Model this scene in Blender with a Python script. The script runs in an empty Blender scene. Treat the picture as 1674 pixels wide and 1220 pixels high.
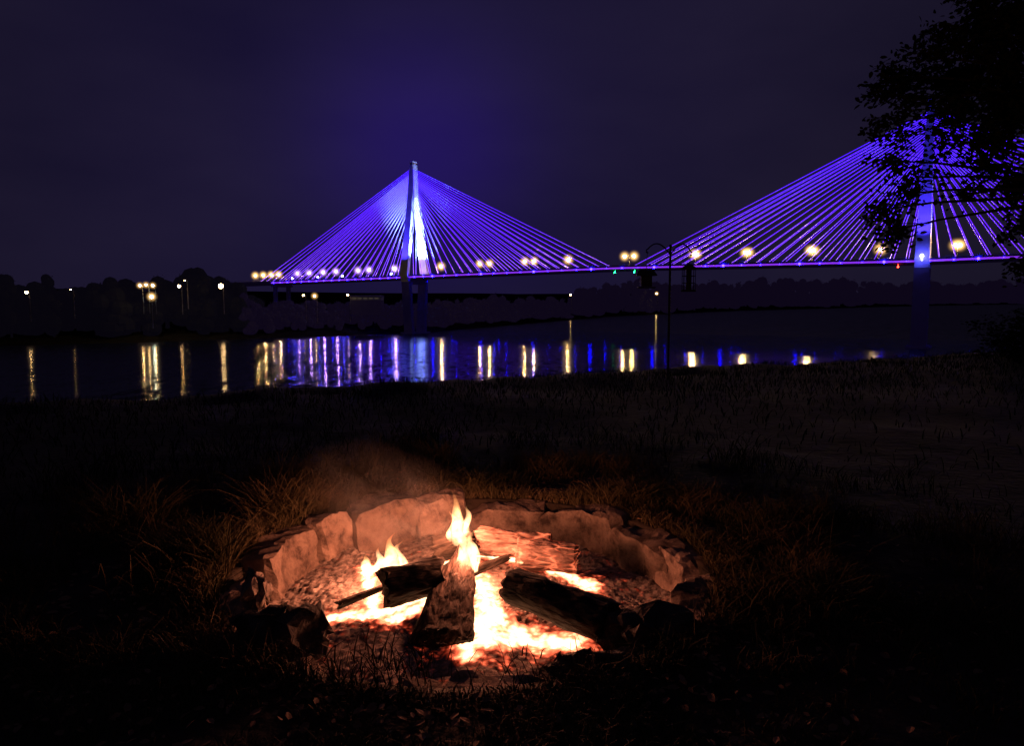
import bpy, math, random
import numpy as np
from mathutils import Vector, Matrix, noise
random.seed(7); np.random.seed(7)
S=bpy.context.scene
S.view_settings.view_transform='Standard'
try: S.view_settings.look='None'
except: pass
S.view_settings.exposure=0
# ---------------- camera ----------------
F=1218.0; W=1674; H=1220; CH=1.5
PITCH=math.atan((610-490)/F)
cd=bpy.data.cameras.new("camera"); cam=bpy.data.objects.new("camera",cd); S.collection.objects.link(cam)
cd.sensor_width=36; cd.lens=F/W*36; cd.clip_end=20000; cd.clip_start=0.05
cam.location=(0,0,CH); cam.rotation_euler=(math.pi/2-PITCH,0,0); S.camera=cam
C0=Vector((0,0,CH))
def ray(px,py):
    f=Vector((0,math.cos(PITCH),-math.sin(PITCH))); u=Vector((0,math.sin(PITCH),math.cos(PITCH)))
    return f*F+Vector((px-W/2,0,0))+u*(H/2-py)
def PY(px,py,Y):
    d=ray(px,py); return C0+d*(Y/d.y)
def PZ(px,py,z):
    d=ray(px,py); return C0+d*((z-CH)/d.z)
# ---------------- helpers ----------------
class MB:
    def __init__(s): s.v=[]; s.f=[]; s.m=[]
    def add(s,vs,fs,m=0):
        o=len(s.v); s.v+= [tuple(v) for v in vs]; s.f+=[tuple(i+o for i in f) for f in fs]; s.m+=[m]*len(fs)
    def tube(s,pts,rad,n=6,m=0,cap=True):
        pts=[Vector(p) for p in pts]; vs=[];fs=[]
        if not hasattr(rad,'__len__'): rad=[rad]*len(pts)
        for i,p in enumerate(pts):
            t=(pts[min(i+1,len(pts)-1)]-pts[max(i-1,0)]).normalized()
            a=Vector((0,0,1)) if abs(t.z)<.9 else Vector((1,0,0))
            x=t.cross(a).normalized(); y=t.cross(x)
            for k in range(n):
                an=2*math.pi*k/n; vs.append(p+(x*math.cos(an)+y*math.sin(an))*rad[i])
        for i in range(len(pts)-1):
            for k in range(n):
                fs.append((i*n+k,i*n+(k+1)%n,(i+1)*n+(k+1)%n,(i+1)*n+k))
        if cap:
            fs.append(tuple(range(n))[::-1]); fs.append(tuple((len(pts)-1)*n+k for k in range(n)))
        s.add(vs,fs,m)
    def box(s,c,ax,ay,az,m=0):
        c=Vector(c);ax=Vector(ax);ay=Vector(ay);az=Vector(az)
        vs=[c+ax*i+ay*j+az*k for k in(-1,1) for j in(-1,1) for i in(-1,1)]
        s.add(vs,[(0,2,3,1),(4,5,7,6),(0,1,5,4),(2,6,7,3),(0,4,6,2),(1,3,7,5)],m)
    def ball(s,c,r,m=0,n=8,k=5,sc=(1,1,1)):
        c=Vector(c); vs=[c+Vector((0,0,r*sc[2]))]
        for i in range(1,k):
            th=math.pi*i/k
            for j in range(n):
                a=2*math.pi*j/n; vs.append(c+Vector((r*sc[0]*math.sin(th)*math.cos(a),r*sc[1]*math.sin(th)*math.sin(a),r*sc[2]*math.cos(th))))
        vs.append(c-Vector((0,0,r*sc[2]))); fs=[]
        for j in range(n): fs.append((0,1+j,1+(j+1)%n))
        for i in range(k-2):
            for j in range(n):
                a=1+i*n+j;b=1+i*n+(j+1)%n; fs.append((a,a+n,b+n,b))
        l=len(vs)-1
        for j in range(n): fs.append((l,1+(k-2)*n+(j+1)%n,1+(k-2)*n+j))
        s.add(vs,fs,m)
    def obj(s,name,mats,parent=None,smooth=False):
        me=bpy.data.meshes.new(name); me.from_pydata(s.v,[],s.f)
        for m in mats: me.materials.append(m)
        me.polygons.foreach_set('material_index',s.m)
        if smooth: me.polygons.foreach_set('use_smooth',[True]*len(s.f))
        me.update(); o=bpy.data.objects.new(name,me); S.collection.objects.link(o)
        if parent: o.parent=parent
        return o
def empty(name,loc=(0,0,0)):
    o=bpy.data.objects.new(name,None); S.collection.objects.link(o); o.location=loc; return o
def mat(name):
    m=bpy.data.materials.new(name); m.use_nodes=True; nt=m.node_tree; nt.nodes.clear()
    out=nt.nodes.new('ShaderNodeOutputMaterial'); return m,nt,out
def N(nt,t,**k):
    n=nt.nodes.new(t)
    for a,b in k.items(): setattr(n,a,b)
    return n
def ramp(nt,stops):
    r=nt.nodes.new('ShaderNodeValToRGB'); e=r.color_ramp.elements
    while len(e)>1: e.remove(e[-1])
    e[0].position=stops[0][0]; e[0].color=(*stops[0][1],1)
    for p,c in stops[1:]:
        x=e.new(p); x.color=(*c,1)
    return r
def diffmat(name,c1,c2,scale=5,rough=.9,bump=.3,bdist=.02,emis=None,coord='Object',detail=8,spec=.2):
    m,nt,out=mat(name); L=nt.links.new
    b=N(nt,'ShaderNodeBsdfPrincipled'); b.inputs['Roughness'].default_value=rough
    b.inputs['Specular IOR Level'].default_value=spec
    tc=N(nt,'ShaderNodeTexCoord'); no=N(nt,'ShaderNodeTexNoise'); no.inputs['Scale'].default_value=scale; no.inputs['Detail'].default_value=detail
    L(tc.outputs[coord],no.inputs['Vector'])
    r=ramp(nt,[(.3,c1),(.7,c2)]); L(no.outputs['Fac'],r.inputs[0]); L(r.outputs[0],b.inputs['Base Color'])
    if bump:
        bp=N(nt,'ShaderNodeBump'); bp.inputs['Strength'].default_value=bump; bp.inputs['Distance'].default_value=bdist
        n2=N(nt,'ShaderNodeTexNoise'); n2.inputs['Scale'].default_value=scale*4; n2.inputs['Detail'].default_value=6
        L(tc.outputs[coord],n2.inputs['Vector']); L(n2.outputs['Fac'],bp.inputs['Height']); L(bp.outputs[0],b.inputs['Normal'])
    if emis:
        b.inputs['Emission Color'].default_value=(*emis,1); b.inputs['Emission Strength'].default_value=1
    L(b.outputs[0],out.inputs[0]); return m
def emat(name,c,s):
    m,nt,out=mat(name); e=N(nt,'ShaderNodeEmission'); e.inputs[0].default_value=(*c,1); e.inputs[1].default_value=s
    nt.links.new(e.outputs[0],out.inputs[0]); return m
def lerp(a,b,t): return a+(b-a)*t

# ---------------- world (night sky) ----------------
w=bpy.data.worlds.new("World"); S.world=w; w.use_nodes=True; nt=w.node_tree; nt.nodes.clear(); L=nt.links.new
out=N(nt,'ShaderNodeOutputWorld'); bg=N(nt,'ShaderNodeBackground'); bg.inputs[1].default_value=1
tc=N(nt,'ShaderNodeTexCoord')
sky=N(nt,'ShaderNodeTexSky'); sky.sky_type='NISHITA'; sky.sun_disc=False; sky.sun_elevation=math.radians(-8); sky.sun_rotation=math.radians(200)
gd=(PY(690,250,300)-C0).normalized()
dp=N(nt,'ShaderNodeVectorMath',operation='DOT_PRODUCT'); dp.inputs[1].default_value=gd; L(tc.outputs['Generated'],dp.inputs[0])
def powr(e,k):
    mx=N(nt,'ShaderNodeMath',operation='MAXIMUM'); mx.inputs[1].default_value=0; L(dp.outputs['Value'],mx.inputs[0])
    p=N(nt,'ShaderNodeMath',operation='POWER'); p.inputs[1].default_value=e; L(mx.outputs[0],p.inputs[0])
    q=N(nt,'ShaderNodeMath',operation='MULTIPLY'); q.inputs[1].default_value=k; L(p.outputs[0],q.inputs[0]); return q
g1=powr(120,.75); g2=powr(8,.46)
no=N(nt,'ShaderNodeTexNoise'); no.inputs['Scale'].default_value=2.2; no.inputs['Detail'].default_value=4
mp=N(nt,'ShaderNodeMapping'); mp.inputs['Scale'].default_value=(1,1,2.5); L(tc.outputs['Generated'],mp.inputs[0]); L(mp.outputs[0],no.inputs['Vector'])
cr=ramp(nt,[(.3,(.0065,.0052,.0130)),(.7,(.0130,.0100,.0220))]); L(no.outputs['Fac'],cr.inputs[0])
def addc(a,fac,col):
    m=N(nt,'ShaderNodeVectorMath',operation='SCALE'); m.inputs[0].default_value=col; L(fac.outputs[0],m.inputs['Scale'])
    s=N(nt,'ShaderNodeVectorMath',operation='ADD'); L(a,s.inputs[0]); L(m.outputs[0],s.inputs[1]); return s.outputs[0]
c=addc(cr.outputs[0],g1,(.006,.0,.085)); c=addc(c,g2,(.003,.0005,.036))
sk=N(nt,'ShaderNodeVectorMath',operation='SCALE'); sk.inputs['Scale'].default_value=.0004; L(sky.outputs[0],sk.inputs[0])
ad=N(nt,'ShaderNodeVectorMath',operation='ADD'); L(c,ad.inputs[0]); L(sk.outputs[0],ad.inputs[1])
L(ad.outputs[0],bg.inputs[0]); L(bg.outputs[0],out.inputs[0])
ml=bpy.data.lights.new("moonlight",'SUN'); ml.energy=.003; ml.angle=.01; ml.color=(.7,.75,1); mo=bpy.data.objects.new("moonlight",ml); S.collection.objects.link(mo); mo.rotation_euler=(.8,.3,0)

# ---------------- layout constants ----------------
WZ=-14.6
PC=Vector((-.23,4.12,0)); PR=1.15; FLOOR=-.24
EN=Vector((-.45,.893,0)); ET=Vector((.893,.45,0))
SH_S=[-3000,-82,-10,114,219,407,774,1829,2973,6000]; SH_D=[360,301,304,328,423,593,814,1259,1623,2300]
def sd(x,y):
    return (.893*x+.45*(y-13.2), -.45*x+.893*(y-13.2))
def height(x,y):
    s,d=sd(x,y); r=math.hypot(x-PC.x,y-PC.y)
    z=0.05*noise.noise(Vector((x*.5,y*.5,0)))+.02*noise.noise(Vector((x*2.3,y*2.3,3)))
    if d>-1: z-= .02*(d+1)
    if d>0: z+= .12*noise.noise(Vector((x*.8,y*.8,9)))
    if d>0:
        t=max(0,d-1.5); z-=t*.26
    z=max(z,WZ-3)
    shore=float(np.interp(s,SH_S,SH_D))
    e=d-shore
    if e>-30:
        b=WZ-3+min(max(e+30,0)*.1,9)
        if e>0: b=WZ+min(e*.16,7)+min(max(e-150,0)*.03,34)*(0.8+.5*noise.noise(Vector((x*.0015,y*.0015,0))))
        z=max(z,b) if d>60 else z
    if r<2.2:
        z*=min(1,max(0,(r-1.35)))
        a=math.atan2(y-PC.y,x-PC.x)
        if r<2.0 and r>PR+.13: z+=.03*math.sin(a)*(1-(r-1.2)/.8)-.01
        if r<PR+.13: z=FLOOR+.03*noise.noise(Vector((x*5,y*5,0)))
    return z
# ---------------- ground ----------------
rings=[0]+list(np.arange(.08,1.2,.06))+[1.2,1.26,1.30]+list(np.arange(1.35,1.7,.05)); r=1.7
while r<9000: rings.append(r); r*=1.045 if r>5 else 1.03
NA=300
mb=MB(); vs=[];fs=[];fmi=[]
for i,r in enumerate(rings):
    for k in range(NA):
        a=2*math.pi*k/NA; x=PC.x+r*math.cos(a); y=PC.y+r*math.sin(a); vs.append((x,y,height(x,y)))
for i in range(len(rings)-1):
    for k in range(NA):
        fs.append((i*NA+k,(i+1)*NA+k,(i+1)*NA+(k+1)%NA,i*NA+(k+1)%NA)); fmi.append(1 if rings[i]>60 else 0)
mb.add(vs,fs); mb.m=fmi
gm=diffmat("soil_and_turf",(.012,.011,.007),(.045,.033,.024),scale=3,bump=.8,bdist=.03)
gfar=diffmat("darkened_far_ground",(.004,.004,.004),(.010,.009,.008),scale=.3,bump=0,spec=0)  # far ground colour darkened to stand for night shade
ground=mb.obj("ground",[gm,gfar],smooth=True)

# ---------------- water ----------------
# made-up ripple arcs centred behind the camera, shaped to keep lamp streaks upright: steep across the arcs, nearly level along them
m,nt,out=mat("river_water"); L=nt.links.new
b=N(nt,'ShaderNodeBsdfPrincipled'); b.inputs['Base Color'].default_value=(.004,.005,.009,1); b.inputs['Roughness'].default_value=.17; b.inputs['IOR'].default_value=1.33
b.inputs['Anisotropic'].default_value=1.0
ge=N(nt,'ShaderNodeNewGeometry')
sb=N(nt,'ShaderNodeVectorMath',operation='SUBTRACT'); sb.inputs[1].default_value=(6,-25,0); L(ge.outputs['Position'],sb.inputs[0])
fl_=N(nt,'ShaderNodeVectorMath',operation='MULTIPLY'); fl_.inputs[1].default_value=(1,1,0); L(sb.outputs[0],fl_.inputs[0])
V=N(nt,'ShaderNodeVectorMath',operation='NORMALIZE'); L(fl_.outputs[0],V.inputs[0])
T=N(nt,'ShaderNodeVectorMath',operation='CROSS_PRODUCT'); T.inputs[0].default_value=(0,0,1); L(V.outputs[0],T.inputs[1])
L(V.outputs[0],b.inputs['Tangent'])
def nfac(sc,seed):
    mp=N(nt,'ShaderNodeMapping'); mp.inputs['Scale'].default_value=sc; mp.inputs['Location'].default_value=(seed,seed*2,0); L(ge.outputs['Position'],mp.inputs[0])
    n1=N(nt,'ShaderNodeTexNoise'); n1.inputs['Scale'].default_value=1; n1.inputs['Detail'].default_value=2; L(mp.outputs[0],n1.inputs['Vector'])
    s=N(nt,'ShaderNodeMath',operation='SUBTRACT'); s.inputs[1].default_value=.5; L(n1.outputs['Fac'],s.inputs[0]); return s
def mad(x,k,add=None,c=0):
    q=N(nt,'ShaderNodeMath',operation='MULTIPLY_ADD'); q.inputs[1].default_value=k; q.inputs[2].default_value=c; L(x.outputs[0],q.inputs[0])
    if add: L(add.outputs[0],q.inputs[2])
    return q
a0=mad(nfac((.6,.16,1),3),.8); aA=mad(nfac((1.5,.9,1),17),.8,a0)
off=N(nt,'ShaderNodeMath',operation='ADD'); off.inputs[1].default_value=-.075; L(aA.outputs[0],off.inputs[0]); aA=off
bB=mad(nfac((.4,.3,1),31),.02); bB=mad(nfac((1.8,1.2,1),47),.025,bB)
va=N(nt,'ShaderNodeVectorMath',operation='SCALE'); L(V.outputs[0],va.inputs[0]); L(aA.outputs[0],va.inputs['Scale'])
vb=N(nt,'ShaderNodeVectorMath',operation='SCALE'); L(T.outputs[0],vb.inputs[0]); L(bB.outputs[0],vb.inputs['Scale'])
s1=N(nt,'ShaderNodeVectorMath',operation='ADD'); L(va.outputs[0],s1.inputs[0]); L(vb.outputs[0],s1.inputs[1])
s2=N(nt,'ShaderNodeVectorMath',operation='ADD'); s2.inputs[1].default_value=(0,0,1); L(s1.outputs[0],s2.inputs[0])
s3=N(nt,'ShaderNodeVectorMath',operation='NORMALIZE'); L(s2.outputs[0],s3.inputs[0])
L(s3.outputs[0],b.inputs['Normal']); L(b.outputs[0],out.inputs[0])
mb=MB(); q=[ET*-5000+EN*40,ET*9000+EN*40,ET*9000+EN*5000,ET*-5000+EN*5000]
mb.add([(p.x,p.y,WZ) for p in q],[(0,1,2,3)]); mb.obj("river_water",[m])

# ---------------- bridge ----------------
T1=Vector((-46.2,357,0)); T2=Vector((136.,249,0)); AX=(T2-T1); SPAN=AX.length; AX.normalize(); TR=Vector((-AX.y,AX.x,0))
def deckz(t): return float(np.interp(t,[-260,-90,0,105,211,236,420],[8.2,10.6,12.2,14.2,14.2,14.8,14.8]))
def bp(t,o,z): return T1+AX*t+TR*o+Vector((0,0,z))
def t_of_px(px,o=0):
    d=ray(px,450); u=d.x/d.y
    a=T1+TR*o
    return (u*a.y-a.x)/(AX.x-u*AX.y)
bridge=empty("cable_stayed_bridge",T1)
bridge_off=Matrix.Translation(-T1)
def bchild(o):
    o.parent=bridge; o.matrix_parent_inverse=bridge_off
conc=diffmat("bridge_concrete",(.26,.26,.28),(.38,.38,.40),scale=.3,bump=.1)
dsteel,nt,out=mat("deck_fascia_glow"); 
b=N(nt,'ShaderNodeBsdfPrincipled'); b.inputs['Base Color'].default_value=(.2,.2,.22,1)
b.inputs['Emission Color'].default_value=(.25,.03,.85,1); b.inputs['Emission Strength'].default_value=1.0; nt.links.new(b.outputs[0],out.inputs[0])  # emission paints the violet light seen along the fascia
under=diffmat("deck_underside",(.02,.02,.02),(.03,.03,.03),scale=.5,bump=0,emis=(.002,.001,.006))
mb=MB(); ts=np.arange(-260,400,10.)
for i in range(len(ts)-1):
    a,b_=ts[i],ts[i+1]; za,zb=deckz(a),deckz(b_)
    sec=[(-7.4,0),(-7.4,-.6),(-5.2,-1.2),(5.2,-1.2),(7.4,-.6),(7.4,0)]
    vs=[bp(a,o,za+z) for o,z in sec]+[bp(b_,o,zb+z) for o,z in sec]
    for k in range(6):
        mb.add([vs[k],vs[(k+1)%6],vs[6+(k+1)%6],vs[6+k]],[(0,1,2,3)], 0 if (k in(0,4) and a>-92) else 1)
    for o in (-7.2,7.2):  # parapet and railing
        mb.add([bp(a,o,za+.02),bp(b_,o,zb+.02),bp(b_,o,zb+.7),bp(a,o,za+.7)],[(0,1,2,3)],1)
        mb.tube([bp(a,o,za+1.1),bp(b_,o,zb+1.1)],.06,4,1)
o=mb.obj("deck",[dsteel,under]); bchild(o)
ZT=65.4
pierc=diffmat("shaded_pier_concrete",(.03,.03,.033),(.05,.05,.055),scale=.3,bump=.1,emis=(.0022,.0011,.008),spec=0)  # shade below deck put into the colour; emission imitates haze
def tower(t0,name):
    mb=MB(); dz=deckz(t0)
    for sgn in(-1,1):
        prof=[(WZ-2,4.4,2.4,1.1),(dz-2.4,6.4,2.2,1.0),(dz+1,7.6,2.1,.95),(ZT-16,2.1,1.4,.85),(ZT-1,1.1,.9,.7)]
        vs=[]
        for z,o_,ha,ho in prof:
            for i,j in((-1,-1),(1,-1),(1,1),(-1,1)): vs.append(bp(t0+i*ha,sgn*o_+j*ho,z))
        fs=[]
        for q in range(len(prof)-1):
            for k in range(4): fs.append((q*4+k,q*4+(k+1)%4,(q+1)*4+(k+1)%4,(q+1)*4+k))
        fs.append((16,17,18,19)); mb.add(vs[:8],fs[:4],1); mb.add(vs[4:],[tuple(i-4 for i in f) for f in fs[4:]],0)
    mb.box(bp(t0,0,dz-2.5),AX*2.0,TR*7.0,Vector((0,0,1.1)),1)
    mb.box(bp(t0,0,ZT-8.5),AX*.85,TR*1.0,Vector((0,0,7.9)))
    mb.box(bp(t0,0,ZT-.2),AX*.8,TR*1.6,Vector((0,0,.7)))
    mb.box(bp(t0,0,WZ-.6),AX*3.6,TR*7,Vector((0,0,1.4)),1)
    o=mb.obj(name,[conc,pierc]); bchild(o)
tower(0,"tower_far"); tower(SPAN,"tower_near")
mb=MB()
for t0 in(-250,-210,-170,-130,-90,SPAN+100,SPAN+145,SPAN+185):
    dz=deckz(t0)
    for o_ in(-4.5,4.5): mb.tube([bp(t0,o_,WZ-3),bp(t0,o_,dz-2.2)],1.2,10)
    mb.box(bp(t0,0,dz-1.85),AX*1.2,TR*6.5,Vector((0,0,.6)))
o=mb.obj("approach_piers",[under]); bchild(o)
# cables
cm,nt,out=mat("glowing_stay_cable"); L=nt.links.new
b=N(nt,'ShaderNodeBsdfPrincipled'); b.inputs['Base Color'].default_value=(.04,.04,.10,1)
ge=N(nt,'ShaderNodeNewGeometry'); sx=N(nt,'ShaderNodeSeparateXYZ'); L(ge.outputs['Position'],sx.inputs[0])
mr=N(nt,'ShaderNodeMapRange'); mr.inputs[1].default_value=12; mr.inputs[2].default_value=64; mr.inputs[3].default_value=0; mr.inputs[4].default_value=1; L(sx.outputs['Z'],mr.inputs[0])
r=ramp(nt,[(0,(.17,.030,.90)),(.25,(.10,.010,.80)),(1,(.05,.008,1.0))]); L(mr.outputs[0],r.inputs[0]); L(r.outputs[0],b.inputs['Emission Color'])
b.inputs['Emission Strength'].default_value=1.7; L(b.outputs[0],out.inputs[0])  # self-glow on the cables stands in for floodlighting
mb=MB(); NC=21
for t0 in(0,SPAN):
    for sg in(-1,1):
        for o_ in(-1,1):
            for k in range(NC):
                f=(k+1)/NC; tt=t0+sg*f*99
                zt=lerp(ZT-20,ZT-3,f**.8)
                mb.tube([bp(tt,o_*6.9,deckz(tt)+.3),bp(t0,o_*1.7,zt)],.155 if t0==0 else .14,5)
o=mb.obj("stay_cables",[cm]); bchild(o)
# LED fixtures on fascia
led=emat("blue_led",(.0022,.0010,1.0),300); ledw=emat("white_blue_led",(.08,.08,1.0),180)
grn=emat("green_nav",(.01,1,.2),30); red=emat("red_nav",(1,.02,.01),40)
mb=MB(); t=-88; kk=0
while t<330:
    st=5.2 if t<12 else 6.6
    for o_ in(-7.65,7.65): mb.ball(bp(t,o_,deckz(t)-.3),.28 if t<12 else (.5 if kk%4==0 else random.choice((.14,.22,.26))),0,6,4)
    t+=st; kk+=1
for px in(478,520,560,640,662): 
    t=t_of_px(px,-7); mb.ball(bp(t,-7.2,deckz(t)+1.6),.45,1,6,4)
for o_ in(-11.,):
    mb.ball(bp(SPAN,o_*.97,deckz(SPAN)+1.2),.6,1,6,4)
    mb.tube([bp(SPAN,o_*.97,deckz(SPAN)+.6),bp(SPAN,o_*.6,deckz(SPAN)-.5)],.1,4,1)
for px in(1003,1035): 
    t=t_of_px(px,-7); mb.ball(bp(t,-6.0,deckz(t)-2.0),.25,2,6,4); mb.tube([bp(t,-6,deckz(t)-1.8),bp(t,-5,deckz(t)-1.0)],.06,4,2)
t=t_of_px(1467,-7); mb.ball(bp(t,-6.0,deckz(t)-2.0),.25,3,6,4); mb.tube([bp(t,-6,deckz(t)-1.8),bp(t,-5,deckz(t)-1.0)],.06,4,3)
o=mb.obj("led_fixtures",[led,ledw,grn,red]); bchild(o)
# flood lights
def spot(loc,tgt,P,col,ang,r=.5,name="floodlight"):
    l=bpy.data.lights.new(name,'SPOT'); l.energy=P; l.color=col; l.spot_size=math.radians(ang); l.spot_blend=.5; l.shadow_soft_size=r
    o=bpy.data.objects.new(name,l); S.collection.objects.link(o); o.location=loc
    o.rotation_euler=(Vector(tgt)-Vector(loc)).to_track_quat('-Z','Y').to_euler(); bchild(o)
def towerlights(t0,Pin,Pout,ci,co,Pn=None):
    dz=deckz(t0)
    spot(bp(t0-7,-1,dz+1.5),bp(t0,4.0,dz+34),Pin,ci,75); spot(bp(t0+7,-1,dz+1.5),bp(t0,4.0,dz+34),Pin,ci,75)
    spot(bp(t0-7,1,dz+1.5),bp(t0,-4.0,dz+34),Pin*.25,ci,75); spot(bp(t0+7,1,dz+1.5),bp(t0,-4.0,dz+34),Pin*.25,ci,75)
    for o_ in(-1,1):
        spot(bp(t0,o_*16,dz+1),bp(t0,o_*3,dz+36),Pout,co,64)
        spot(bp(t0-14,o_*11,dz+1),bp(t0,o_*3,dz+36),Pout,co,64)
towerlights(0,1400000,120000,(.20,.32,1),(.05,.03,1))
towerlights(SPAN,100000,120000,(.08,.08,1),(.055,.03,1))

# ---------------- street lamps with added glow spheres imitating lens bloom ----------------
lw=emat("lamp_warm",(1,.60,.20),1700); lv=emat("lamp_violet",(.55,.30,1.0),850); ls=emat("lamp_dim",(1,.6,.25),90); lsw=emat("lamp_shore",(1,.62,.24),500); pole=diffmat("galvanised_pole",(.04,.04,.04),(.07,.07,.07),bump=0)
def halomat(name,c,s):  # emissive volume that draws lens bloom round a lamp
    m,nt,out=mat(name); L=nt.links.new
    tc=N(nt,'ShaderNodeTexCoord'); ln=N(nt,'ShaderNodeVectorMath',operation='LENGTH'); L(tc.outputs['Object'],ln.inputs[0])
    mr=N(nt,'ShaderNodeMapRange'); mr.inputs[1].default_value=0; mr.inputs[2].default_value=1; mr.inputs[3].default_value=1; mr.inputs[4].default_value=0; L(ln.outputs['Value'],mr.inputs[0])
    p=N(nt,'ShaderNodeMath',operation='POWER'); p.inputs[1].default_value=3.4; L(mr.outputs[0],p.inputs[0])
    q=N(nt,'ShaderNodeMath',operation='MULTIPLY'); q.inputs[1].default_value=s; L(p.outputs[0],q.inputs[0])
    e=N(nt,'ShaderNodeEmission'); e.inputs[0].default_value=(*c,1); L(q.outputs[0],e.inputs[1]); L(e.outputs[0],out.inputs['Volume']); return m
hw=halomat("warm_bloom",(1,.55,.17),3.0); hv=halomat("violet_bloom",(.6,.35,1.),2.6)
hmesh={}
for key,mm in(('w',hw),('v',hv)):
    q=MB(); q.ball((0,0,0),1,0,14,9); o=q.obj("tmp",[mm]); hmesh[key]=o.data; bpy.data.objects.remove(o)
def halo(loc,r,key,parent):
    o=bpy.data.objects.new("lamp_bloom",hmesh[key]); S.collection.objects.link(o); o.parent=parent; o.location=loc; o.scale=(r,r,r)
def street_lamp(base,h,lr,key,two=None,arm=1.6,hr=2.6,armdir=TR):
    mb=MB(); base=Vector(base); top=Vector((0,0,h))
    mb.tube([(0,0,0),(0,0,h*.5),(0,0,h)],[.16,.12,.09],6,0); heads=[]
    for sg in((-1,1) if two else (1,)):
        e=top+armdir*sg*arm+Vector((0,0,.3)); mb.tube([top,top+armdir*sg*arm*.5+Vector((0,0,.25)),e],.07,5,0)
        mb.box(e+Vector((0,0,.12)),armdir*.6,armdir.cross(Vector((0,0,1)))*.3,Vector((0,0,.12)),0)
        mb.ball(e-Vector((0,0,.25)),lr,1,8,5); heads.append(e-Vector((0,0,.25)))
    o=mb.obj("street_lamp",[pole,{'w':lw,'v':lv,'s':ls,'k':lsw}[key]]); o.location=base
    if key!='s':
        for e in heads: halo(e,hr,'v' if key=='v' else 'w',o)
for px,two,key,lr in[(415,0,'w',.34),(428,0,'w',.4),(441,0,'w',.25),(453,0,'w',.36),(484,0,'v',.4),(503,0,'v',.5),(526,0,'v',.5),(547,0,'v',.5),
    (583,0,'v',.55),(601,0,'v',.5),(643,0,'v',.6),(660,0,'v',.55),(719,0,'w',.5),(779,1,'w',.42),(853,1,'w',.42),(927,0,'w',.5),
    (1018,1,'w',.5),(1127,1,'w',.52),(1213,1,'w',.52),(1321,1,'w',.54),(1437,0,'w',.56),(1563,1,'w',.54)]:
    t=t_of_px(px,-6.6)
    if two: street_lamp(bp(t,0,deckz(t)),4.6,lr,key,True,arm={779:2.6,853:2.3,1018:2.0}.get(px,.6),armdir=AX,hr=3.0)
    else: street_lamp(bp(t,-6.6,deckz(t)),4.0,lr,key,None,arm=1.0,hr=3.2)
def shore_lamp(px,py,Y,lr,h=9,key='s',hr=2.2):
    p=PY(px,py,Y)
    street_lamp((p.x,p.y,p.z-h),h,lr,key,None,arm=1.0,hr=hr,armdir=Vector((-1,0,0)))
# ---------------- far shore trees ----------------
def shoreY(px):
    d=ray(px,500); k=d.x/d.y
    Y=100.
    while Y<6000:
        s,dd=sd(k*Y,Y)
        if dd>float(np.interp(s,SH_S,SH_D)): return Y
        Y*=1.01
    return 6000
topx=[-400,-50,0,50,100,130,140,200,215,262,268,300,350,375,400,430,700,760,850,930,965,1000,1040,1100,1160,1300,1340,1400,1480,1560,1640,1700,2000]
topy=[430,430,430,432,440,468,447,443,468,470,430,419,430,452,468,490,488,482,480,482,462,457,450,456,458,448,445,455,456,460,449,455,455]
fm=diffmat("distant_foliage",(.003,.004,.003),(.008,.009,.007),scale=.2,bump=0,emis=(.0038,.0020,.0085),spec=0)  # faint emission stands in for distance haze
fm2=diffmat("near_shore_foliage",(.002,.0025,.0015),(.004,.005,.003),scale=.2,bump=0,emis=(.0018,.0013,.0034),spec=0)  # weaker emission, also painted haze
def rv(): return Vector((random.gauss(0,1),random.gauss(0,1),random.gauss(0,1))).normalized()
def far_trees(x0,x1,name,fmat,wmin,wmax,rows=2):
    mb=MB()
    for row in range(rows):
        px=x0
        while px<x1:
            Yb=shoreY(px)
            Y=min(Yb,2600)*(1.02+row*.06+random.uniform(0,.05))+4
            wpx=random.uniform(wmin,wmax)
            ty=float(np.interp(px,topx,topy))
            dyr=random.uniform(-2,7) if row else random.uniform(8,34)
            ty=min(ty+dyr,505); 
            top=PY(px,ty,Y); base=max(height(top.x,top.y),WZ)
            scale=Y/F; R=wpx*scale*.55
            hh=max(top.z-base,R)
            hcr=hh*.42; zc=top.z-hcr
            mb.tube([(top.x,top.y,base-1),(top.x,top.y,zc)],[R*.12,R*.07],5,0,False)
            for _ in range(7):
                v=rv(); lobe=Vector((top.x+v.x*R*.55,top.y+v.y*R*.55,zc+v.z*hcr*.5)); lr_=R*random.uniform(.38,.6); lz=min(hcr*.5,lr_*1.1)
                mb.ball(lobe,lr_,0,8,5,(1,1,lz/lr_))
                for _ in range(34):
                    v=rv()*random.uniform(.8,1.3); c=lobe+Vector((v.x*lr_,v.y*lr_,v.z*lz)); sz=scale*random.uniform(1.2,3.0)
                    mb.add([c,c+rv()*sz,c+rv()*sz],[(0,1,2)])
            for _ in range(3):
                mb.ball((top.x+random.uniform(-1,1)*R,top.y-random.uniform(0,1)*R*.3,base+hh*random.uniform(.1,.35)),R*.7,0,8,5,(1,1,min(1.2,hh*.3/R)))
            px+=wpx*.6
    return mb.obj(name,[fmat])
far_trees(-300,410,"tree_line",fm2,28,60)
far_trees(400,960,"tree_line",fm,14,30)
far_trees(950,1900,"tree_line",fm,12,34)
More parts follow.
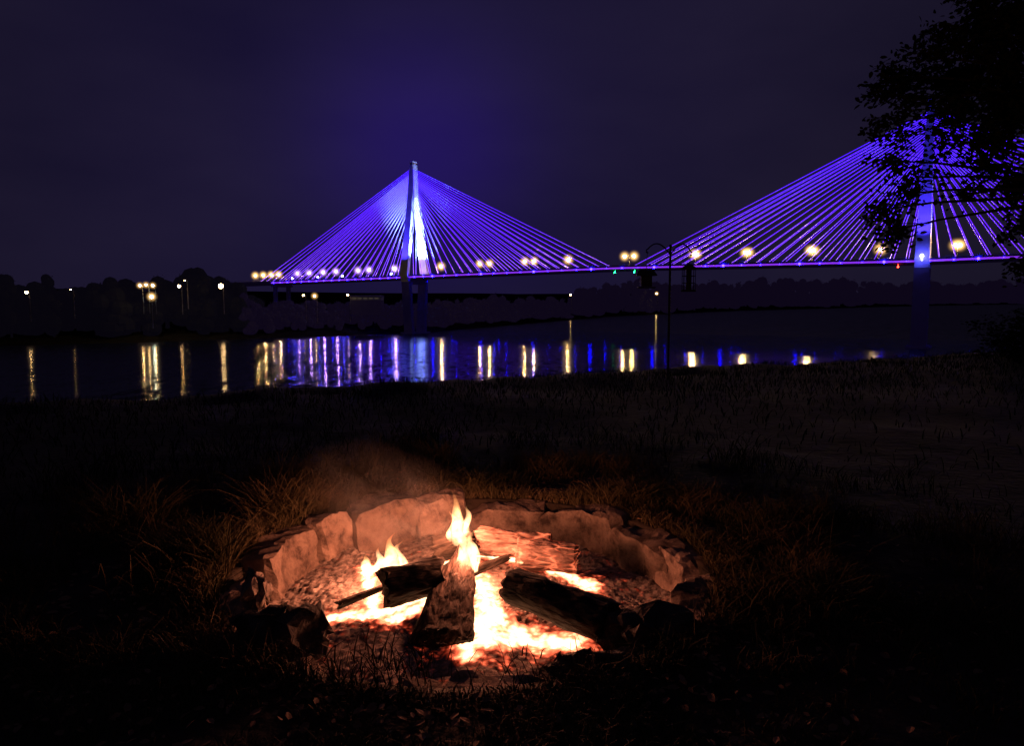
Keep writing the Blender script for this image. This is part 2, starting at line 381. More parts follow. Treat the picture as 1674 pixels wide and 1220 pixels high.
for a in[(233,467,.4,'k'),(243,466,.34,'k'),(254,467,.4,'k'),(306,459,.18,'s'),(120,474,.16,'s'),(48,478,.6,'s'),(365,468,1.0,'s'),(500,483,.3,'s'),(518,484,.24,'k'),(572,482,.4,'s'),(935,482,.3,'s'),(1075,480,.2,'k'),(297,468,.6,'s')]:
    Y=shoreY(a[0])*.985; shore_lamp(a[0],a[1],Y,a[2]*Y/330,h=min(9*Y/330,(PY(a[0],a[1],Y).z-WZ)-.5)+3,key=a[3],hr=2.2*min(Y/330,1.4))
wl=emat("lamp_white",(.75,1,.85),110)
mb=MB(); Y=shoreY(248)*.985; p=PY(248,485,Y); mb.tube([(0,0,-12),(0,0,-.3)],[.2,.12],6,0); mb.box((0,.5,0),(.5,0,0),(0,.3,0),(0,0,.35),0); mb.ball((0,0,0),.5,1)
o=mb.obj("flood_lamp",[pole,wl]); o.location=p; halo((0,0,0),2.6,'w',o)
# low warehouse on the far bank
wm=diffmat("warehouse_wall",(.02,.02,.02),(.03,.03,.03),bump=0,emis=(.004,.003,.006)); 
win=emat("lit_window",(1,.8,.6),.06)
Y=shoreY(600)*.99; p=PY(600,488,Y)
mb=MB(); mb.box((0,0,0),(7,0,0),(0,4,0),(0,0,.8),0); mb.add([(-7.4,-4.4,.8),(7.4,-4.4,.8),(7.4,4.4,.8),(-7.4,4.4,.8),(-7.4,0,1.5),(7.4,0,1.5)],[(0,1,5,4),(3,4,5,2),(0,4,3),(1,2,5)],1)
for i in range(5): mb.box((-5+i*2.5,-4.03,0),(.9,0,0),(0,.03,0),(0,0,.2),2)
mb.box((0,0,-4),(6.9,0,0),(0,3.9,0),(0,0,3.2),1)
o=mb.obj("warehouse",[wm,fm,win]); o.location=p

# ---------------- fire pit ring ----------------
stone,nt,out=mat("pit_stone"); L=nt.links.new
b=N(nt,'ShaderNodeBsdfPrincipled'); b.inputs['Roughness'].default_value=.95; b.inputs['Specular IOR Level'].default_value=.1
tc=N(nt,'ShaderNodeTexCoord'); n1=N(nt,'ShaderNodeTexNoise'); n1.inputs['Scale'].default_value=6; n1.inputs['Detail'].default_value=10; n1.inputs['Roughness'].default_value=.7
L(tc.outputs['Object'],n1.inputs['Vector']); r=ramp(nt,[(.36,(.06,.042,.036)),(.52,(.25,.185,.15)),(.75,(.40,.31,.25))]); L(n1.outputs['Fac'],r.inputs[0])
vcn=N(nt,'ShaderNodeAttribute'); vcn.attribute_name='block_tone'
mxx=N(nt,'ShaderNodeVectorMath',operation='SCALE'); L(r.outputs[0],mxx.inputs[0]); L(vcn.outputs['Fac'],mxx.inputs['Scale']); L(mxx.outputs[0],b.inputs['Base Color'])
n2=N(nt,'ShaderNodeTexNoise'); n2.inputs['Scale'].default_value=35; n2.inputs['Detail'].default_value=8; n2.inputs['Roughness'].default_value=.7; L(tc.outputs['Object'],n2.inputs['Vector'])
bu=N(nt,'ShaderNodeBump'); bu.inputs['Strength'].default_value=1; bu.inputs['Distance'].default_value=.02; L(n2.outputs['Fac'],bu.inputs['Height']); L(bu.outputs[0],b.inputs['Normal']); L(b.outputs[0],out.inputs[0])
dstone=diffmat("dark_rock",(.02,.017,.015),(.09,.075,.065),scale=9,bump=.9,bdist=.02)  # darker of the two rock colours
lstone=diffmat("pale_rock",(.08,.06,.05),(.3,.24,.2),scale=9,bump=.9,bdist=.02)  # paler rock colour
def rockify(vs,amp,fr,seed):
    return [v+Vector((noise.noise(v*fr+Vector((seed,0,0))),noise.noise(v*fr+Vector((0,seed,7))),noise.noise(v*fr+Vector((9,3,seed)))))*amp for v in vs]
def gridblock(a0,a1,r0,r1,z0,z1,seed,amp=.02,tilt=0,yaw=0):
    nu,nr,nz=14,4,9; idx={}; vs=[]; fs=[]
    def vid(i,j,k):
        if (i,j,k) not in idx:
            fi,fj,fk=i/nu,j/nr,k/nz
            e=lambda f:(f-.5)*2
            sm=abs(e(fi))**8+abs(e(fj))**8+abs(e(fk))**8
            sh=1-.03*max(0,sm-1)
            ai=(a0+a1)/2+(a1-a0)/2*e(fi)*sh; rj=(r0+r1)/2+(r1-r0)/2*e(fj)*sh; zk=(z0+z1)/2+(z1-z0)/2*e(fk)*sh+tilt*e(fi)*fk
            rj+= (fk-.5)*.04+yaw*e(fi)
            zk-= .035*fk*abs(e(fi))**3
            idx[(i,j,k)]=len(vs); vs.append(Vector((PC.x+rj*math.cos(ai),PC.y+rj*math.sin(ai),zk)))
        return idx[(i,j,k)]
    for i in range(nu):
        for j in range(nr):
            fs.append((vid(i,j,0),vid(i,j+1,0),vid(i+1,j+1,0),vid(i+1,j,0))); fs.append((vid(i,j,nz),vid(i+1,j,nz),vid(i+1,j+1,nz),vid(i,j+1,nz)))
    for i in range(nu):
        for k in range(nz):
            fs.append((vid(i,0,k),vid(i+1,0,k),vid(i+1,0,k+1),vid(i,0,k+1))); fs.append((vid(i,nr,k),vid(i,nr,k+1),vid(i+1,nr,k+1),vid(i+1,nr,k)))
    for j in range(nr):
        for k in range(nz):
            fs.append((vid(0,j,k),vid(0,j,k+1),vid(0,j+1,k+1),vid(0,j+1,k))); fs.append((vid(nu,j,k),vid(nu,j+1,k),vid(nu,j+1,k+1),vid(nu,j,k+1)))
    vs=rockify(vs,amp,4,seed); vs=rockify(vs,amp*.35,17,seed+5)
    return vs,fs
mb=MB(); a=0.1; tones=[]
while a<2*math.pi+.02:
    da=random.uniform(.24,.68)
    mid=a+da/2; back=math.sin(mid)
    top=lerp(-.07,.06,(back+1)/2)+random.uniform(-.05,.04)
    if 1.9<mid<3.0: top+=.045
    vs,fs=gridblock(a-.003,a+da-.006,PR+random.uniform(-.06,.03),PR+.19,FLOOR-.06,top,a*7,.055,random.uniform(-.05,.05),random.uniform(-.03,.03))
    mb.add(vs,fs); tones+=[random.uniform(.55,1.15)]*len(vs); a+=da
o=mb.obj("fire_pit_ring",[stone],smooth=False)
at_=o.data.attributes.new('block_tone','FLOAT','POINT'); at_.data.foreach_set('value',tones)
def rock(c,r,sc,seed,name="rock",m=None):
    mb=MB(); mb.ball((0,0,0),r,0,22,14,sc)
    mb.v=[tuple(v) for v in rockify(rockify([Vector(v) for v in mb.v],r*.7,1.4/r,seed),r*.2,6/r,seed)]
    o=mb.obj(name,[m or lstone],smooth=False); o.location=c; return o
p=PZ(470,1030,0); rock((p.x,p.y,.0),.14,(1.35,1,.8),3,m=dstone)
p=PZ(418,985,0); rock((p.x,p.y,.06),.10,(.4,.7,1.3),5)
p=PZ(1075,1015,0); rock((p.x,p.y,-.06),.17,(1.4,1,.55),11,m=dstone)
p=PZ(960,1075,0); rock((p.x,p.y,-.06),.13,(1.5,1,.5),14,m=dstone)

# ---------------- ember bed ----------------
EZ=-.15
hot=[([(540,1000),(620,995),(700,978),(748,935)],.078),([(598,915),(606,960),(612,992)],.045),([(760,925),(785,960),(800,1005)],.09),
     ([(800,1005),(790,1045),(850,1028),(930,1040)],.11),([(785,905),(845,912),(900,930),(965,948)],.075),([(640,1005),(700,990)],.065),([(760,1000),(765,1060)],.06),([(700,940),(745,910)],.06),([(840,880),(850,915)],.045)]
segs=[]
for pl,r_ in hot:
    q=[PZ(x,y,EZ) for x,y in pl]
    for i in range(len(q)-1): segs.append((q[i].xy,q[i+1].xy,r_))
def heat(x,y):
    P=Vector((x,y)); h=0
    for a,b_,r_ in segs:
        d=b_-a; t=max(0,min(1,(P-a).dot(d)/d.dot(d))); dist=(P-a-d*t).length
        h=max(h,math.exp(-(dist/r_/1.25)**2),.38*math.exp(-(dist/r_/2.6)**2))
    return h
RB=1.2; n=210; vs=[];fs=[];hval=[]
vid={}
for i in range(n+1):
    for j in range(n+1):
        x=-RB+2*RB*i/n; y=-RB+2*RB*j/n; r=math.hypot(x,y)
        if r>RB: continue
        X=PC.x+x; Y=PC.y+y; hh=heat(X,Y)
        z=FLOOR+.03+.08*math.exp(-(r/.6)**2)
        v1=noise.voronoi(Vector((X*18,Y*18,0)))[0]; v2=noise.voronoi(Vector((X*45,Y*45,3)))[0]
        lump=.3+.7*min(1,max(0,.5+noise.noise(Vector((X*2.5,Y*2.5,2)))*1.5))
        z+=lump*(.022*(v1[1]-v1[0])+.010*(v2[1]-v2[0]))+.035*noise.noise(Vector((X*4,Y*4,5)))+.008*noise.noise(Vector((X*30,Y*30,1)))
        vid[(i,j)]=len(vs); vs.append((X,Y,z)); hval.append(hh)
for i in range(n):
    for j in range(n):
        k=[(i,j),(i+1,j),(i+1,j+1),(i,j+1)]
        if all(q in vid for q in k): fs.append(tuple(vid[q] for q in k))
em,nt,out=mat("embers_and_ash"); L=nt.links.new
b=N(nt,'ShaderNodeBsdfPrincipled'); b.inputs['Roughness'].default_value=1; b.inputs['Specular IOR Level'].default_value=0
tc=N(nt,'ShaderNodeTexCoord'); n1=N(nt,'ShaderNodeTexNoise'); n1.inputs['Scale'].default_value=18; n1.inputs['Detail'].default_value=8; n1.inputs['Roughness'].default_value=.7; L(tc.outputs['Object'],n1.inputs['Vector'])
r=ramp(nt,[(.35,(.04,.032,.03)),(.62,(.30,.25,.22))]); L(n1.outputs['Fac'],r.inputs[0]); L(r.outputs[0],b.inputs['Base Color'])
at=N(nt,'ShaderNodeAttribute'); at.attribute_name='ember_glow'
vo=N(nt,'ShaderNodeTexVoronoi'); vo.inputs['Scale'].default_value=30; L(tc.outputs['Object'],vo.inputs['Vector'])
n3=N(nt,'ShaderNodeTexNoise'); n3.inputs['Scale'].default_value=11; n3.inputs['Detail'].default_value=6; L(tc.outputs['Object'],n3.inputs['Vector'])
ma=N(nt,'ShaderNodeMath',operation='MULTIPLY_ADD'); ma.inputs[1].default_value=1.3; ma.inputs[2].default_value=-.63; L(n3.outputs['Fac'],ma.inputs[0])
ma2=N(nt,'ShaderNodeMath',operation='MULTIPLY_ADD'); ma2.inputs[1].default_value=-.4; L(vo.outputs['Distance'],ma2.inputs[0]); L(ma.outputs[0],ma2.inputs[2])
ma3=N(nt,'ShaderNodeMath',operation='ADD'); L(at.outputs['Fac'],ma3.inputs[0]); L(ma2.outputs[0],ma3.inputs[1])
r=ramp(nt,[(.0,(0,0,0)),(.14,(.13,.010,.003)),(.30,(.58,.075,.03)),(.5,(.95,.24,.10)),(.75,(1,.56,.31))]); L(ma3.outputs[0],r.inputs[0])
L(r.outputs[0],b.inputs['Emission Color']); mr=N(nt,'ShaderNodeMapRange'); mr.inputs[1].default_value=.12; mr.inputs[2].default_value=.8; mr.inputs[3].default_value=1.; mr.inputs[4].default_value=3.8; L(ma3.outputs[0],mr.inputs[0]); L(mr.outputs[0],b.inputs['Emission Strength'])
L(b.outputs[0],out.inputs[0])
mb=MB(); mb.add(vs,fs); eb=mb.obj("ember_bed",[em],smooth=False)
at_=eb.data.attributes.new('ember_glow','FLOAT','POINT'); at_.data.foreach_set('value',hval)

# ---------------- logs ----------------
def barkmat(name,c1,c2,glow):
    m,nt,out=mat(name); L=nt.links.new
    b=N(nt,'ShaderNodeBsdfPrincipled'); b.inputs['Roughness'].default_value=.95; b.inputs['Specular IOR Level'].default_value=.1
    tc=N(nt,'ShaderNodeTexCoord'); mp=N(nt,'ShaderNodeMapping'); mp.inputs['Scale'].default_value=(1,1,.3); L(tc.outputs['Object'],mp.inputs[0])
    n1=N(nt,'ShaderNodeTexNoise'); n1.inputs['Scale'].default_value=40; n1.inputs['Detail'].default_value=8; L(mp.outputs[0],n1.inputs['Vector'])
    vo=N(nt,'ShaderNodeTexVoronoi'); vo.feature='DISTANCE_TO_EDGE'; vo.inputs['Scale'].default_value=28; L(mp.outputs[0],vo.inputs['Vector'])
    r=ramp(nt,[(.3,c1),(.7,c2)]); L(n1.outputs['Fac'],r.inputs[0]); L(r.outputs[0],b.inputs['Base Color'])
    mm=N(nt,'ShaderNodeMath',operation='ADD'); L(n1.outputs['Fac'],mm.inputs[0]); L(vo.outputs['Distance'],mm.inputs[1])
    bu=N(nt,'ShaderNodeBump'); bu.inputs['Strength'].default_value=1; bu.inputs['Distance'].default_value=.02; L(mm.outputs[0],bu.inputs['Height']); L(bu.outputs[0],b.inputs['Normal'])
    if glow:
        n5=N(nt,'ShaderNodeTexNoise'); n5.inputs['Scale'].default_value=9; L(tc.outputs['Object'],n5.inputs['Vector'])
        mw=N(nt,'ShaderNodeMath',operation='MULTIPLY_ADD'); mw.inputs[1].default_value=-.6; mw.inputs[2].default_value=.33; L(n5.outputs['Fac'],mw.inputs[0])
        mx=N(nt,'ShaderNodeMath',operation='ADD'); L(vo.outputs['Distance'],mx.inputs[0]); L(mw.outputs[0],mx.inputs[1])
        r2=ramp(nt,[(0,(1,.2,.08)),(.06,(.3,.03,.01)),(.12,(0,0,0))]); L(mx.outputs[0],r2.inputs[0]); L(r2.outputs[0],b.inputs['Emission Color']); b.inputs['Emission Strength'].default_value=glow
    L(b.outputs[0],out.inputs[0]); return m
bark=barkmat("charred_bark",(.010,.008,.007),(.05,.038,.03),0); bark2=barkmat("glowing_bark",(.05,.03,.025),(.34,.22,.18),.9); wood=barkmat("split_wood",(.012,.009,.007),(.06,.038,.03),0)
def log(p0,p1,r0,r1,m,seed,flat=1.0,name="log",rough=1.):
    p0=Vector(p0);p1=Vector(p1); Ln=(p1-p0).length; n=28; k=36; vs=[];fs=[]
    for i in range(k+1):
        f=i/k; rr=lerp(r0,r1,f)
        for j in range(n):
            a=2*math.pi*j/n; x=math.cos(a);y=math.sin(a)*flat
            q=1+rough*(.24*noise.noise(Vector((x*1.6,y*1.6,f*Ln*3+seed)))+.14*noise.noise(Vector((x*5,y*5,f*Ln*7+seed)))+.07*noise.noise(Vector((x*14,y*14,f*Ln*18+seed))))
            vs.append(Vector((x*rr*q,y*rr*q,f*Ln+.05*noise.noise(Vector((x*3,y*3,seed+i//k*9)))*(1 if i in(0,k) else 0))))
    for i in range(k):
        for j in range(n): fs.append((i*n+j,i*n+(j+1)%n,(i+1)*n+(j+1)%n,(i+1)*n+j))
    vs.append(Vector((0,0,0))); vs.append(Vector((0,0,Ln)))
    for j in range(n): fs.append((len(vs)-2,(j+1)%n,j)); fs.append((len(vs)-1,k*n+j,k*n+(j+1)%n))
    mb=MB(); mb.add(vs,fs); o=mb.obj(name,[m],smooth=True); o.location=p0; o.rotation_mode='QUATERNION'; o.rotation_quaternion=(p1-p0).to_track_quat('Z','Y'); return o
A=PZ(720,1060,-.20); B=PZ(757,918,.06); log(A,(B.x,A.y+.72,.07),.17,.04,wood,1,.7,rough=1.2)
A=PZ(835,955,.0); B=PZ(995,1018,-.05); log(A,B,.11,.125,bark,5,.75)
A=PZ(628,962,-.04); B=PZ(720,938,.0); log(A,B,.115,.105,bark,9,.9)
A=PZ(780,885,-.0); B=PZ(900,893,-.02); log(A,B,.085,.075,bark2,13)
A=PZ(846,906,-.03); B=PZ(942,914,-.04); log(A,B,.085,.09,bark2,19)
A=PZ(712,900,-.03); B=PZ(775,885,.03); log(A,B,.07,.06,bark,23)
A=PZ(555,990,-.14); B=PZ(640,955,-.08); log(A,B,.022,.018,bark,29,name="stick")
A=PZ(775,935,-.08); B=PZ(830,912,-.04); log(A,B,.03,.02,bark,31,name="stick")
A=PZ(690,960,-.08); B=PZ(770,900,.05); log(A,B,.025,.02,bark,37,name="stick")

# ---------------- flames ----------------
fl,nt,out=mat("flame_gas"); L=nt.links.new
tc=N(nt,'ShaderNodeTexCoord'); sx=N(nt,'ShaderNodeSeparateXYZ'); L(tc.outputs['Object'],sx.inputs[0])
r=ramp(nt,[(0,(1,.52,.24)),(.35,(1,.60,.30)),(.7,(1,.42,.14)),(1,(.9,.18,.04))]); L(sx.outputs['Z'],r.inputs[0])
mr=N(nt,'ShaderNodeMapRange'); mr.inputs[1].default_value=0; mr.inputs[2].default_value=1; mr.inputs[3].default_value=85; mr.inputs[4].default_value=5; L(sx.outputs['Z'],mr.inputs[0])
nz=N(nt,'ShaderNodeTexNoise'); nz.inputs['Scale'].default_value=6; L(tc.outputs['Object'],nz.inputs['Vector'])
mz=N(nt,'ShaderNodeMapRange'); mz.inputs[1].default_value=.3; mz.inputs[2].default_value=.65; mz.inputs[3].default_value=.25; mz.inputs[4].default_value=1.3; L(nz.outputs['Fac'],mz.inputs[0])
mu=N(nt,'ShaderNodeMath',operation='MULTIPLY'); L(mr.outputs[0],mu.inputs[0]); L(mz.outputs[0],mu.inputs[1])
e=N(nt,'ShaderNodeEmission'); L(r.outputs[0],e.inputs[0]); L(mu.outputs[0],e.inputs[1]); L(e.outputs[0],out.inputs['Volume'])
def tongue(mb,c,h,w_,seed,lean=0):
    n=14;k=22; vs=[];fs=[]
    for i in range(k+1):
        f=i/k; rr=w_*(math.sin(math.pi*min(1,(f*.75+.25)))**.8)*(1-f)**.55 if f<1 else .0005
        cx=c[0]+lean*f*f+w_*1.0*noise.noise(Vector((seed,f*2.2,0)))*f*2; cy=c[1]+w_*.8*noise.noise(Vector((0,f*2.2,seed)))*f*2
        for j in range(n):
            a=2*math.pi*j/n+f*1.5; q=1+.5*noise.noise(Vector((math.cos(a),math.sin(a),f*3+seed)))
            vs.append(Vector((cx+rr*q*math.cos(a),cy+rr*q*math.sin(a),c[2]+h*f)))
    for i in range(k):
        for j in range(n): fs.append((i*n+j,i*n+(j+1)%n,(i+1)*n+(j+1)%n,(i+1)*n+j))
    fs.append(tuple(range(n))[::-1]); fs.append(tuple(k*n+j for j in range(n))); mb.add(vs,fs)
def flame(px,py,top,z,tongues):
    b=PZ(px,py,z); tp=PY(px,top,b.y); h=tp.z-z
    mb=MB()
    for dx,fh,w_,s_,ln in tongues: tongue(mb,(dx/h*1.0,random.uniform(-.02,.02)/h,0),fh,w_/h,s_,ln/h)
    o=mb.obj("flame",[fl],smooth=True); o.location=b; o.scale=(h,h,h); return b,h
fls=[]
fls.append(flame(640,940,864,-.08,[(0,1,.05,1,.03),(-.06,.6,.04,3,-.02),(.05,.75,.045,5,.01),(-.13,.35,.035,8,-.03)]))
fls.append(flame(766,935,838,-.02,[(0,1,.055,11,.0),(.02,.8,.045,13,.03),(-.03,.7,.045,15,-.01)]))
fls.append(flame(750,890,797,.02,[(0,1,.05,21,-.04),(.03,.7,.045,23,.02),(-.03,.6,.04,27,-.03)]))
fls.append(flame(850,920,890,-.06,[(0,1,.025,31,.0),(.04,.6,.025,33,0)]))
fls.append(flame(598,935,906,-.10,[(0,1,.035,41,.0),(.05,.7,.035,43,0)]))
def plight(loc,P,col=(1,.30,.15),r=.07):
    l=bpy.data.lights.new("fire_light",'POINT'); l.energy=P; l.color=col; l.shadow_soft_size=r; o=bpy.data.objects.new("fire_light",l); S.collection.objects.link(o); o.location=loc
for (b,h),P in zip(fls[:3],(38,42,36)): plight(b+Vector((0,-.03,h*.42)),P)
# thin smoke drifting off the fire
sm,nt,out=mat("wood_smoke"); L=nt.links.new
tc=N(nt,'ShaderNodeTexCoord'); nz=N(nt,'ShaderNodeTexNoise'); nz.inputs['Scale'].default_value=2.2; nz.inputs['Detail'].default_value=3; nz.inputs['Distortion'].default_value=1.2; L(tc.outputs['Object'],nz.inputs['Vector'])
ln=N(nt,'ShaderNodeVectorMath',operation='LENGTH'); L(tc.outputs['Object'],ln.inputs[0])
mr=N(nt,'ShaderNodeMapRange'); mr.inputs[1].default_value=.2; mr.inputs[2].default_value=1; mr.inputs[3].default_value=1; mr.inputs[4].default_value=0; L(ln.outputs['Value'],mr.inputs[0])
mz=N(nt,'ShaderNodeMapRange'); mz.inputs[1].default_value=.42; mz.inputs[2].default_value=.7; mz.inputs[3].default_value=0; mz.inputs[4].default_value=.36; L(nz.outputs['Fac'],mz.inputs[0])
mu=N(nt,'ShaderNodeMath',operation='MULTIPLY'); L(mr.outputs[0],mu.inputs[0]); L(mz.outputs[0],mu.inputs[1])
sc_=N(nt,'ShaderNodeVolumeScatter'); sc_.inputs['Color'].default_value=(.8,.8,.8,1); L(mu.outputs[0],sc_.inputs['Density']); L(sc_.outputs[0],out.inputs['Volume'])
mb=MB(); mb.ball((0,0,0),1,0,16,10); o=mb.obj("smoke",[sm]); o.location=(-.75,4.65,.14); o.scale=(.7,.6,.42); o.rotation_euler=(0,.5,.3)

# ---------------- grass ----------------
gr=diffmat("dry_grass",(.022,.024,.010),(.095,.072,.040),scale=2.5,bump=0,rough=.8,spec=.05)
gr2=diffmat("darkened_lawn_grass",(.005,.006,.003),(.014,.015,.008),scale=2.5,bump=0,rough=.9,spec=0)  # lawn blades coloured darker, imitating grass beyond the firelight
def blade(mb,x,y,z,h,w_,m=0,bend=.9):
    a=random.uniform(0,2*math.pi); l=random.uniform(.2,bend)*h; dx,dy=math.cos(a)*l,math.sin(a)*l; b2=random.uniform(0,6.28); sxx,syy=-math.sin(b2)*w_,math.cos(b2)*w_
    vs=[(x-sxx,y-syy,z),(x+sxx,y+syy,z),(x+dx*.25+sxx*.8,y+dy*.25+syy*.8,z+h*.5),(x+dx*.25-sxx*.8,y+dy*.25-syy*.8,z+h*.5),(x+dx*.65+sxx*.5,y+dy*.65+syy*.5,z+h*.8),(x+dx*.65-sxx*.5,y+dy*.65-syy*.5,z+h*.8),(x+dx*1.1,y+dy*1.1,z+h*random.uniform(.6,1))]
    mb.add(vs,[(0,1,2,3),(3,2,4,5),(5,4,6)],m)
mb=MB(); cnt=0
while cnt<52000:
    a=random.uniform(0,2*math.pi); rr=1.34+abs(random.gauss(0,1.2)); x=PC.x+rr*math.cos(a); y=PC.y+rr*math.sin(a)
    if y<1.7 or rr>6: continue
    d=noise.noise(Vector((x*1.6,y*1.6,4)))+.5*noise.noise(Vector((x*5,y*5,8)))
    if rr>1.5 and d<random.uniform(-.3,.3): continue
    tall=1.0
    if x<PC.x-.3 and y>PC.y-.2: tall=1.8
    if x>PC.x+1.3: tall=1.2
    if y<2.85: tall=.6
    h=random.uniform(.03,.11)*tall*(1+1.8*max(d,0))
    blade(mb,x,y,height(x,y)-.01,h,random.uniform(.0018,.004),m=1 if rr>3.2 else 0,bend=1.4); cnt+=1
for cx,cy,nn,hh in[(270,900,40,.35),(330,890,50,.3),(520,800,60,.4),(590,770,30,.45),(440,830,40,.35),(1270,960,40,.35),(1180,1000,30,.25),(1330,880,30,.35),(320,1000,60,.2),(400,1040,60,.14),(540,1070,50,.12),(600,1075,40,.12),(650,1065,60,.15),(700,1065,40,.12),(850,1070,40,.1),(240,940,40,.3)]:
    p=PZ(cx,cy+30,0)
    for _ in range(nn): blade(mb,p.x+random.gauss(0,.09),p.y+random.gauss(0,.09),-.03,hh*random.uniform(.5,1.1),random.uniform(.002,.004),bend=1.3)
for _ in range(16000): # lawn and bank edge
    s_=random.uniform(-14,20); d=-abs(random.gauss(0,4))+1.2; p=Vector((0,13.2,0))+ET*s_+EN*d
    if p.y<5.5: continue
    blade(mb,p.x,p.y,height(p.x,p.y)-.01,random.uniform(.05,.16),random.uniform(.004,.009),m=1)
mb.obj("grass",[gr,gr2])
lf=diffmat("dead_leaf",(.08,.04,.025),(.28,.17,.10),scale=3,bump=0)
mb=MB()
for _ in range(2600):
    a=random.uniform(0,2*math.pi); rr=1.36+abs(random.gauss(0,.7)); x=PC.x+rr*math.cos(a); y=PC.y+rr*math.sin(a)
    if y<1.8: continue
    z=height(x,y)+random.uniform(.005,.04); s_=random.uniform(.010,.03); M=Matrix.Rotation(random.uniform(0,6.3),3,'Z')@Matrix.Rotation(random.uniform(-.8,.8),3,'X')
    mb.add([Vector((x,y,z))+M@Vector(v)*s_ for v in((-1,0,0),(-.3,-.5,.15),(.5,-.4,.1),(1.1,0,0),(.5,.45,.15),(-.3,.5,.1))],[(0,1,2,3),(0,3,4,5)])
mb.obj("fallen_leaves",[lf])

# ---------------- shepherd hook with feeders ----------------
iron=diffmat("black_iron",(.01,.01,.011),(.02,.02,.02),bump=0,rough=.7)
Y=14.; base=PY(1092,605,Y); base.z=height(base.x,base.y)-.05
top=PY(1092,404,Y); k=Y/F
hookc=empty("shepherd_hook",base)
mb=MB(); tz=top.z-base.z; u=k
mb.tube([(0,0,0),(0,0,tz)],.022,8)
def hookarm(sg,dx,drop):
    pts=[]
    for i in range(15):
        f=i/14; pts.append((sg*dx*u*f, 0, tz-12*u+ (math.sin(f*math.pi*.8)*18*u)- (f**3)*drop*u))
    e=pts[-1]
    for i in range(1,9):
        a=i/8*math.pi*1.2; pts.append((e[0]+sg*(4*u*(math.sin(a))*.6),0,e[2]-4*u*(1-math.cos(a))*.7))
    return pts
lp=hookarm(-1,37,2); rp=hookarm(1,33,6)
mb.tube(lp,.013,6); mb.tube(rp,.013,6); mb.ball((0,0,tz+.02),.03)
mb.tube([(-.18,0,.25),(.18,0,.25)],.01,6); mb.tube([(-.18,0,.25),(-.18,0,-.05)],.008,6); mb.tube([(.18,0,.25),(.18,0,-.05)],.008,6)
o=mb.obj("pole_and_arms",[iron],hookc)
def at_px(px,py): return PY(px,py,Y)
fb=at_px(1056,458); mb=MB()
mb.box((0,0,-.02),(.10,0,0),(0,.08,0),(0,0,.10)); mb.box((0,0,-.14),(.16,0,0),(0,.13,0),(0,0,.012))
mb.add([(-.19,-.15,.08),(.19,-.15,.08),(.19,.15,.08),(-.19,.15,.08),(-.14,0,.19),(.14,0,.19)],[(0,1,5,4),(3,4,5,2),(0,4,3),(1,2,5),(0,3,2,1)])
hx=base.x+lp[14][0]-fb.x; hz=base.z+lp[14][2]-fb.z
mb.tube([(0,0,.18),(hx,0,hz-.03)],.005,5)
o=mb.obj("bird_feeder",[iron]); o.location=fb
fb=at_px(1126,455); mb=MB()
for i in range(12):
    a=i/12*2*math.pi; mb.tube([(.125*math.cos(a),.125*math.sin(a),-.22),(.125*math.cos(a),.125*math.sin(a),.17)],.005,4)
for z in(-.22,-.09,.04,.17): mb.tube([(.125*math.cos(i/16*2*math.pi),.125*math.sin(i/16*2*math.pi),z) for i in range(17)],.006,4,0,False)
mb.tube([(0,0,-.21),(0,0,.17)],.05,10); mb.tube([(0,0,-.25),(0,0,-.22)],.14,12); mb.tube([(0,0,.17),(0,0,.21),(0,0,.27)],[.15,.12,.02],12)
hx=base.x+rp[14][0]-fb.x; hz=base.z+rp[14][2]-fb.z
mb.tube([(0,0,.26),(hx,0,hz-.03)],.005,5)
o=mb.obj("bird_feeder",[iron]); o.location=fb

# ---------------- foreground tree ----------------
leafm=diffmat("tree_leaf",(.014,.018,.009),(.035,.04,.018),scale=4,bump=0,rough=.8,spec=0)
barkt=diffmat("tree_bark",(.03,.025,.02),(.07,.055,.045),scale=8,bump=.8)
tree=empty("tree",(9.6,11.5,0))
toff=Matrix.Translation((-9.6,-11.5,0))
clumps=[(1640,60,95,1.6),(1575,35,55,1.5),(1500,92,46,1.3),(1450,128,32,1.2),(1478,165,30,1.),(1570,150,62,1.3),(1645,190,65,1.6),(1432,208,22,.7),(1535,225,34,.7),(1600,270,38,.7),(1655,300,45,1.4),(1672,370,34,1.5),
 (1440,262,26,.7),(1465,318,32,.9),(1448,380,28,1.1),(1500,290,22,.5),(1560,320,24,.35),(1420,150,14,.8),(1600,95,70,1.8),(1650,130,70,1.8),(1672,440,20,1),(1465,225,24,.6),(1530,130,40,1.2),(1620,230,40,1.2),(1430,345,16,.8),(1655,10,60,1.6),(1610,180,50,1.2),(1540,180,40,1.),
 (1760,40,110,.8),(1770,180,110,.8),(1760,310,90,.7),(1880,120,120,.7),(1870,300,110,.6),(1680,-60,110,.8),(1820,-80,130,.7),(1600,-60,60,.6),(2000,60,120,.5),(1980,250,110,.5)]
mb=MB(); lb=MB()
trunk=[Vector((9.6,11.5,-.3)),Vector((9.45,11.5,1.2)),Vector((9.5,11.5,2.6)),Vector((9.3,11.4,4.0)),Vector((9.2,11.4,5.6))]
mb.tube(trunk,[.26,.2,.17,.13,.07],10)
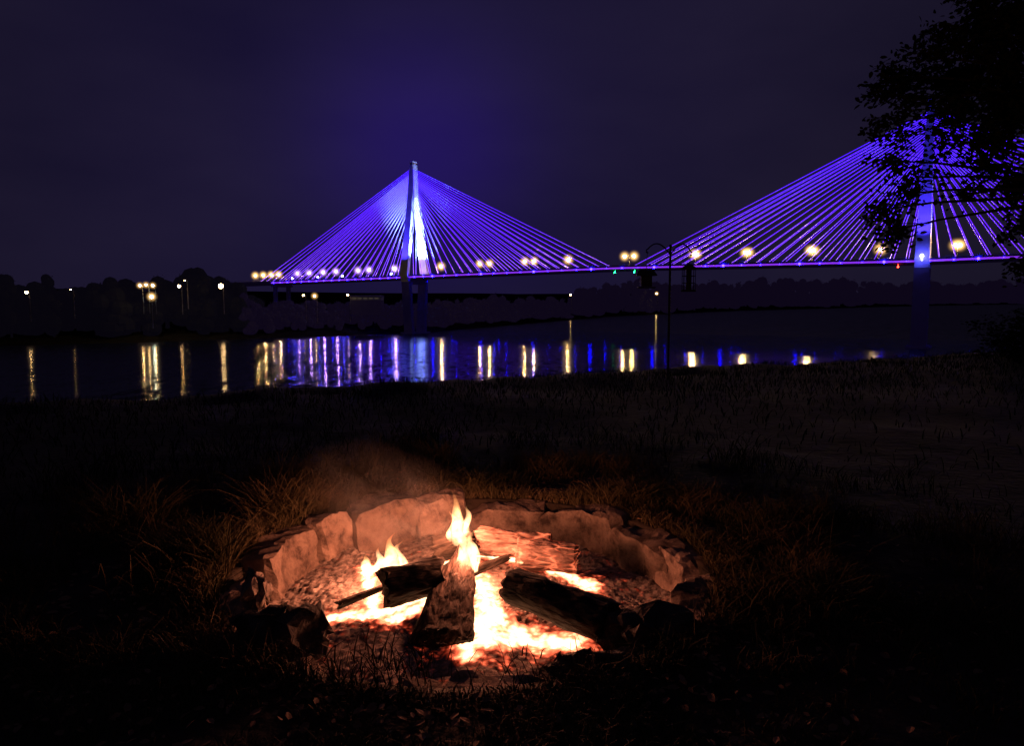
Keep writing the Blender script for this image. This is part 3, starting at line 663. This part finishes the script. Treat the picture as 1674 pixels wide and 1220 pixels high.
for px,py,rp_,dn in clumps:
    Yc=random.uniform(10.4,12.4); c=PY(px,py,Yc); R=rp_*Yc/F
    st=trunk[2] if c.z<4 else trunk[3] if c.z<5.2 else trunk[4]
    if c.z<3.2: st=trunk[2]
    m1=st.lerp(c,.45)+Vector((random.uniform(-.15,.15),random.uniform(-.15,.15),.35)); m2=st.lerp(c,.78)+Vector((0,0,.18))
    mb.tube([st,m1,m2,c],[.05,.03,.018,.008],6)
    nt_=int(8+R*18)
    for _ in range(nt_):
        v=rv()*R*random.uniform(.4,1.15); s0=m2.lerp(c,random.random())
        e=c+v; mid=s0.lerp(e,.5)+Vector((0,0,.04)); mb.tube([s0,mid,e],[.008,.005,.003],4)
        for _ in range(int((14+R*22)*dn)):
            f=random.uniform(.35,1.1); q=s0.lerp(e,f)+Vector((random.gauss(0,.07),random.gauss(0,.07),random.gauss(0,.07)-.03))
            s_=random.uniform(.028,.055); M=Matrix.Rotation(random.uniform(0,6.3),3,'Z')@Matrix.Rotation(random.uniform(-1.4,1.4),3,'X')@Matrix.Rotation(random.uniform(-1.2,1.2),3,'Y')
            lb.add([q+M@Vector(v_)*s_ for v_ in((-1,0,0),(-.4,-.55,.1),(.4,-.5,.1),(1.2,0,-.1),(.4,.5,.1),(-.4,.55,.1))],[(0,1,2,3),(0,3,4,5)])
o=mb.obj("trunk_and_branches",[barkt]); o.parent=tree; o.matrix_parent_inverse=toff
o=lb.obj("leaves",[leafm]); o.parent=tree; o.matrix_parent_inverse=toff
# bush at right edge
lb=MB(); bc=PY(1690,560,19.)
for _ in range(70):
    e=Vector((bc.x+random.gauss(0,.5),bc.y+random.gauss(0,.5),bc.z+random.uniform(-.6,.7)))
    lb.tube([(bc.x,bc.y,-1.8),((bc.x+e.x)/2,(bc.y+e.y)/2,(e.z-1)/2),e],[.02,.012,.004],4)
    for _ in range(90):
        q=e+Vector((random.gauss(0,.13),random.gauss(0,.13),random.gauss(0,.13))); s_=random.uniform(.03,.06)
        M=Matrix.Rotation(random.uniform(0,6.3),3,'Z')@Matrix.Rotation(random.uniform(-1.4,1.4),3,'X')
        lb.add([q+M@Vector(v_)*s_ for v_ in((-1,0,0),(0,-.5,.1),(1.2,0,-.1),(0,.5,.1))],[(0,1,2,3)])
lb.obj("bush",[leafm])
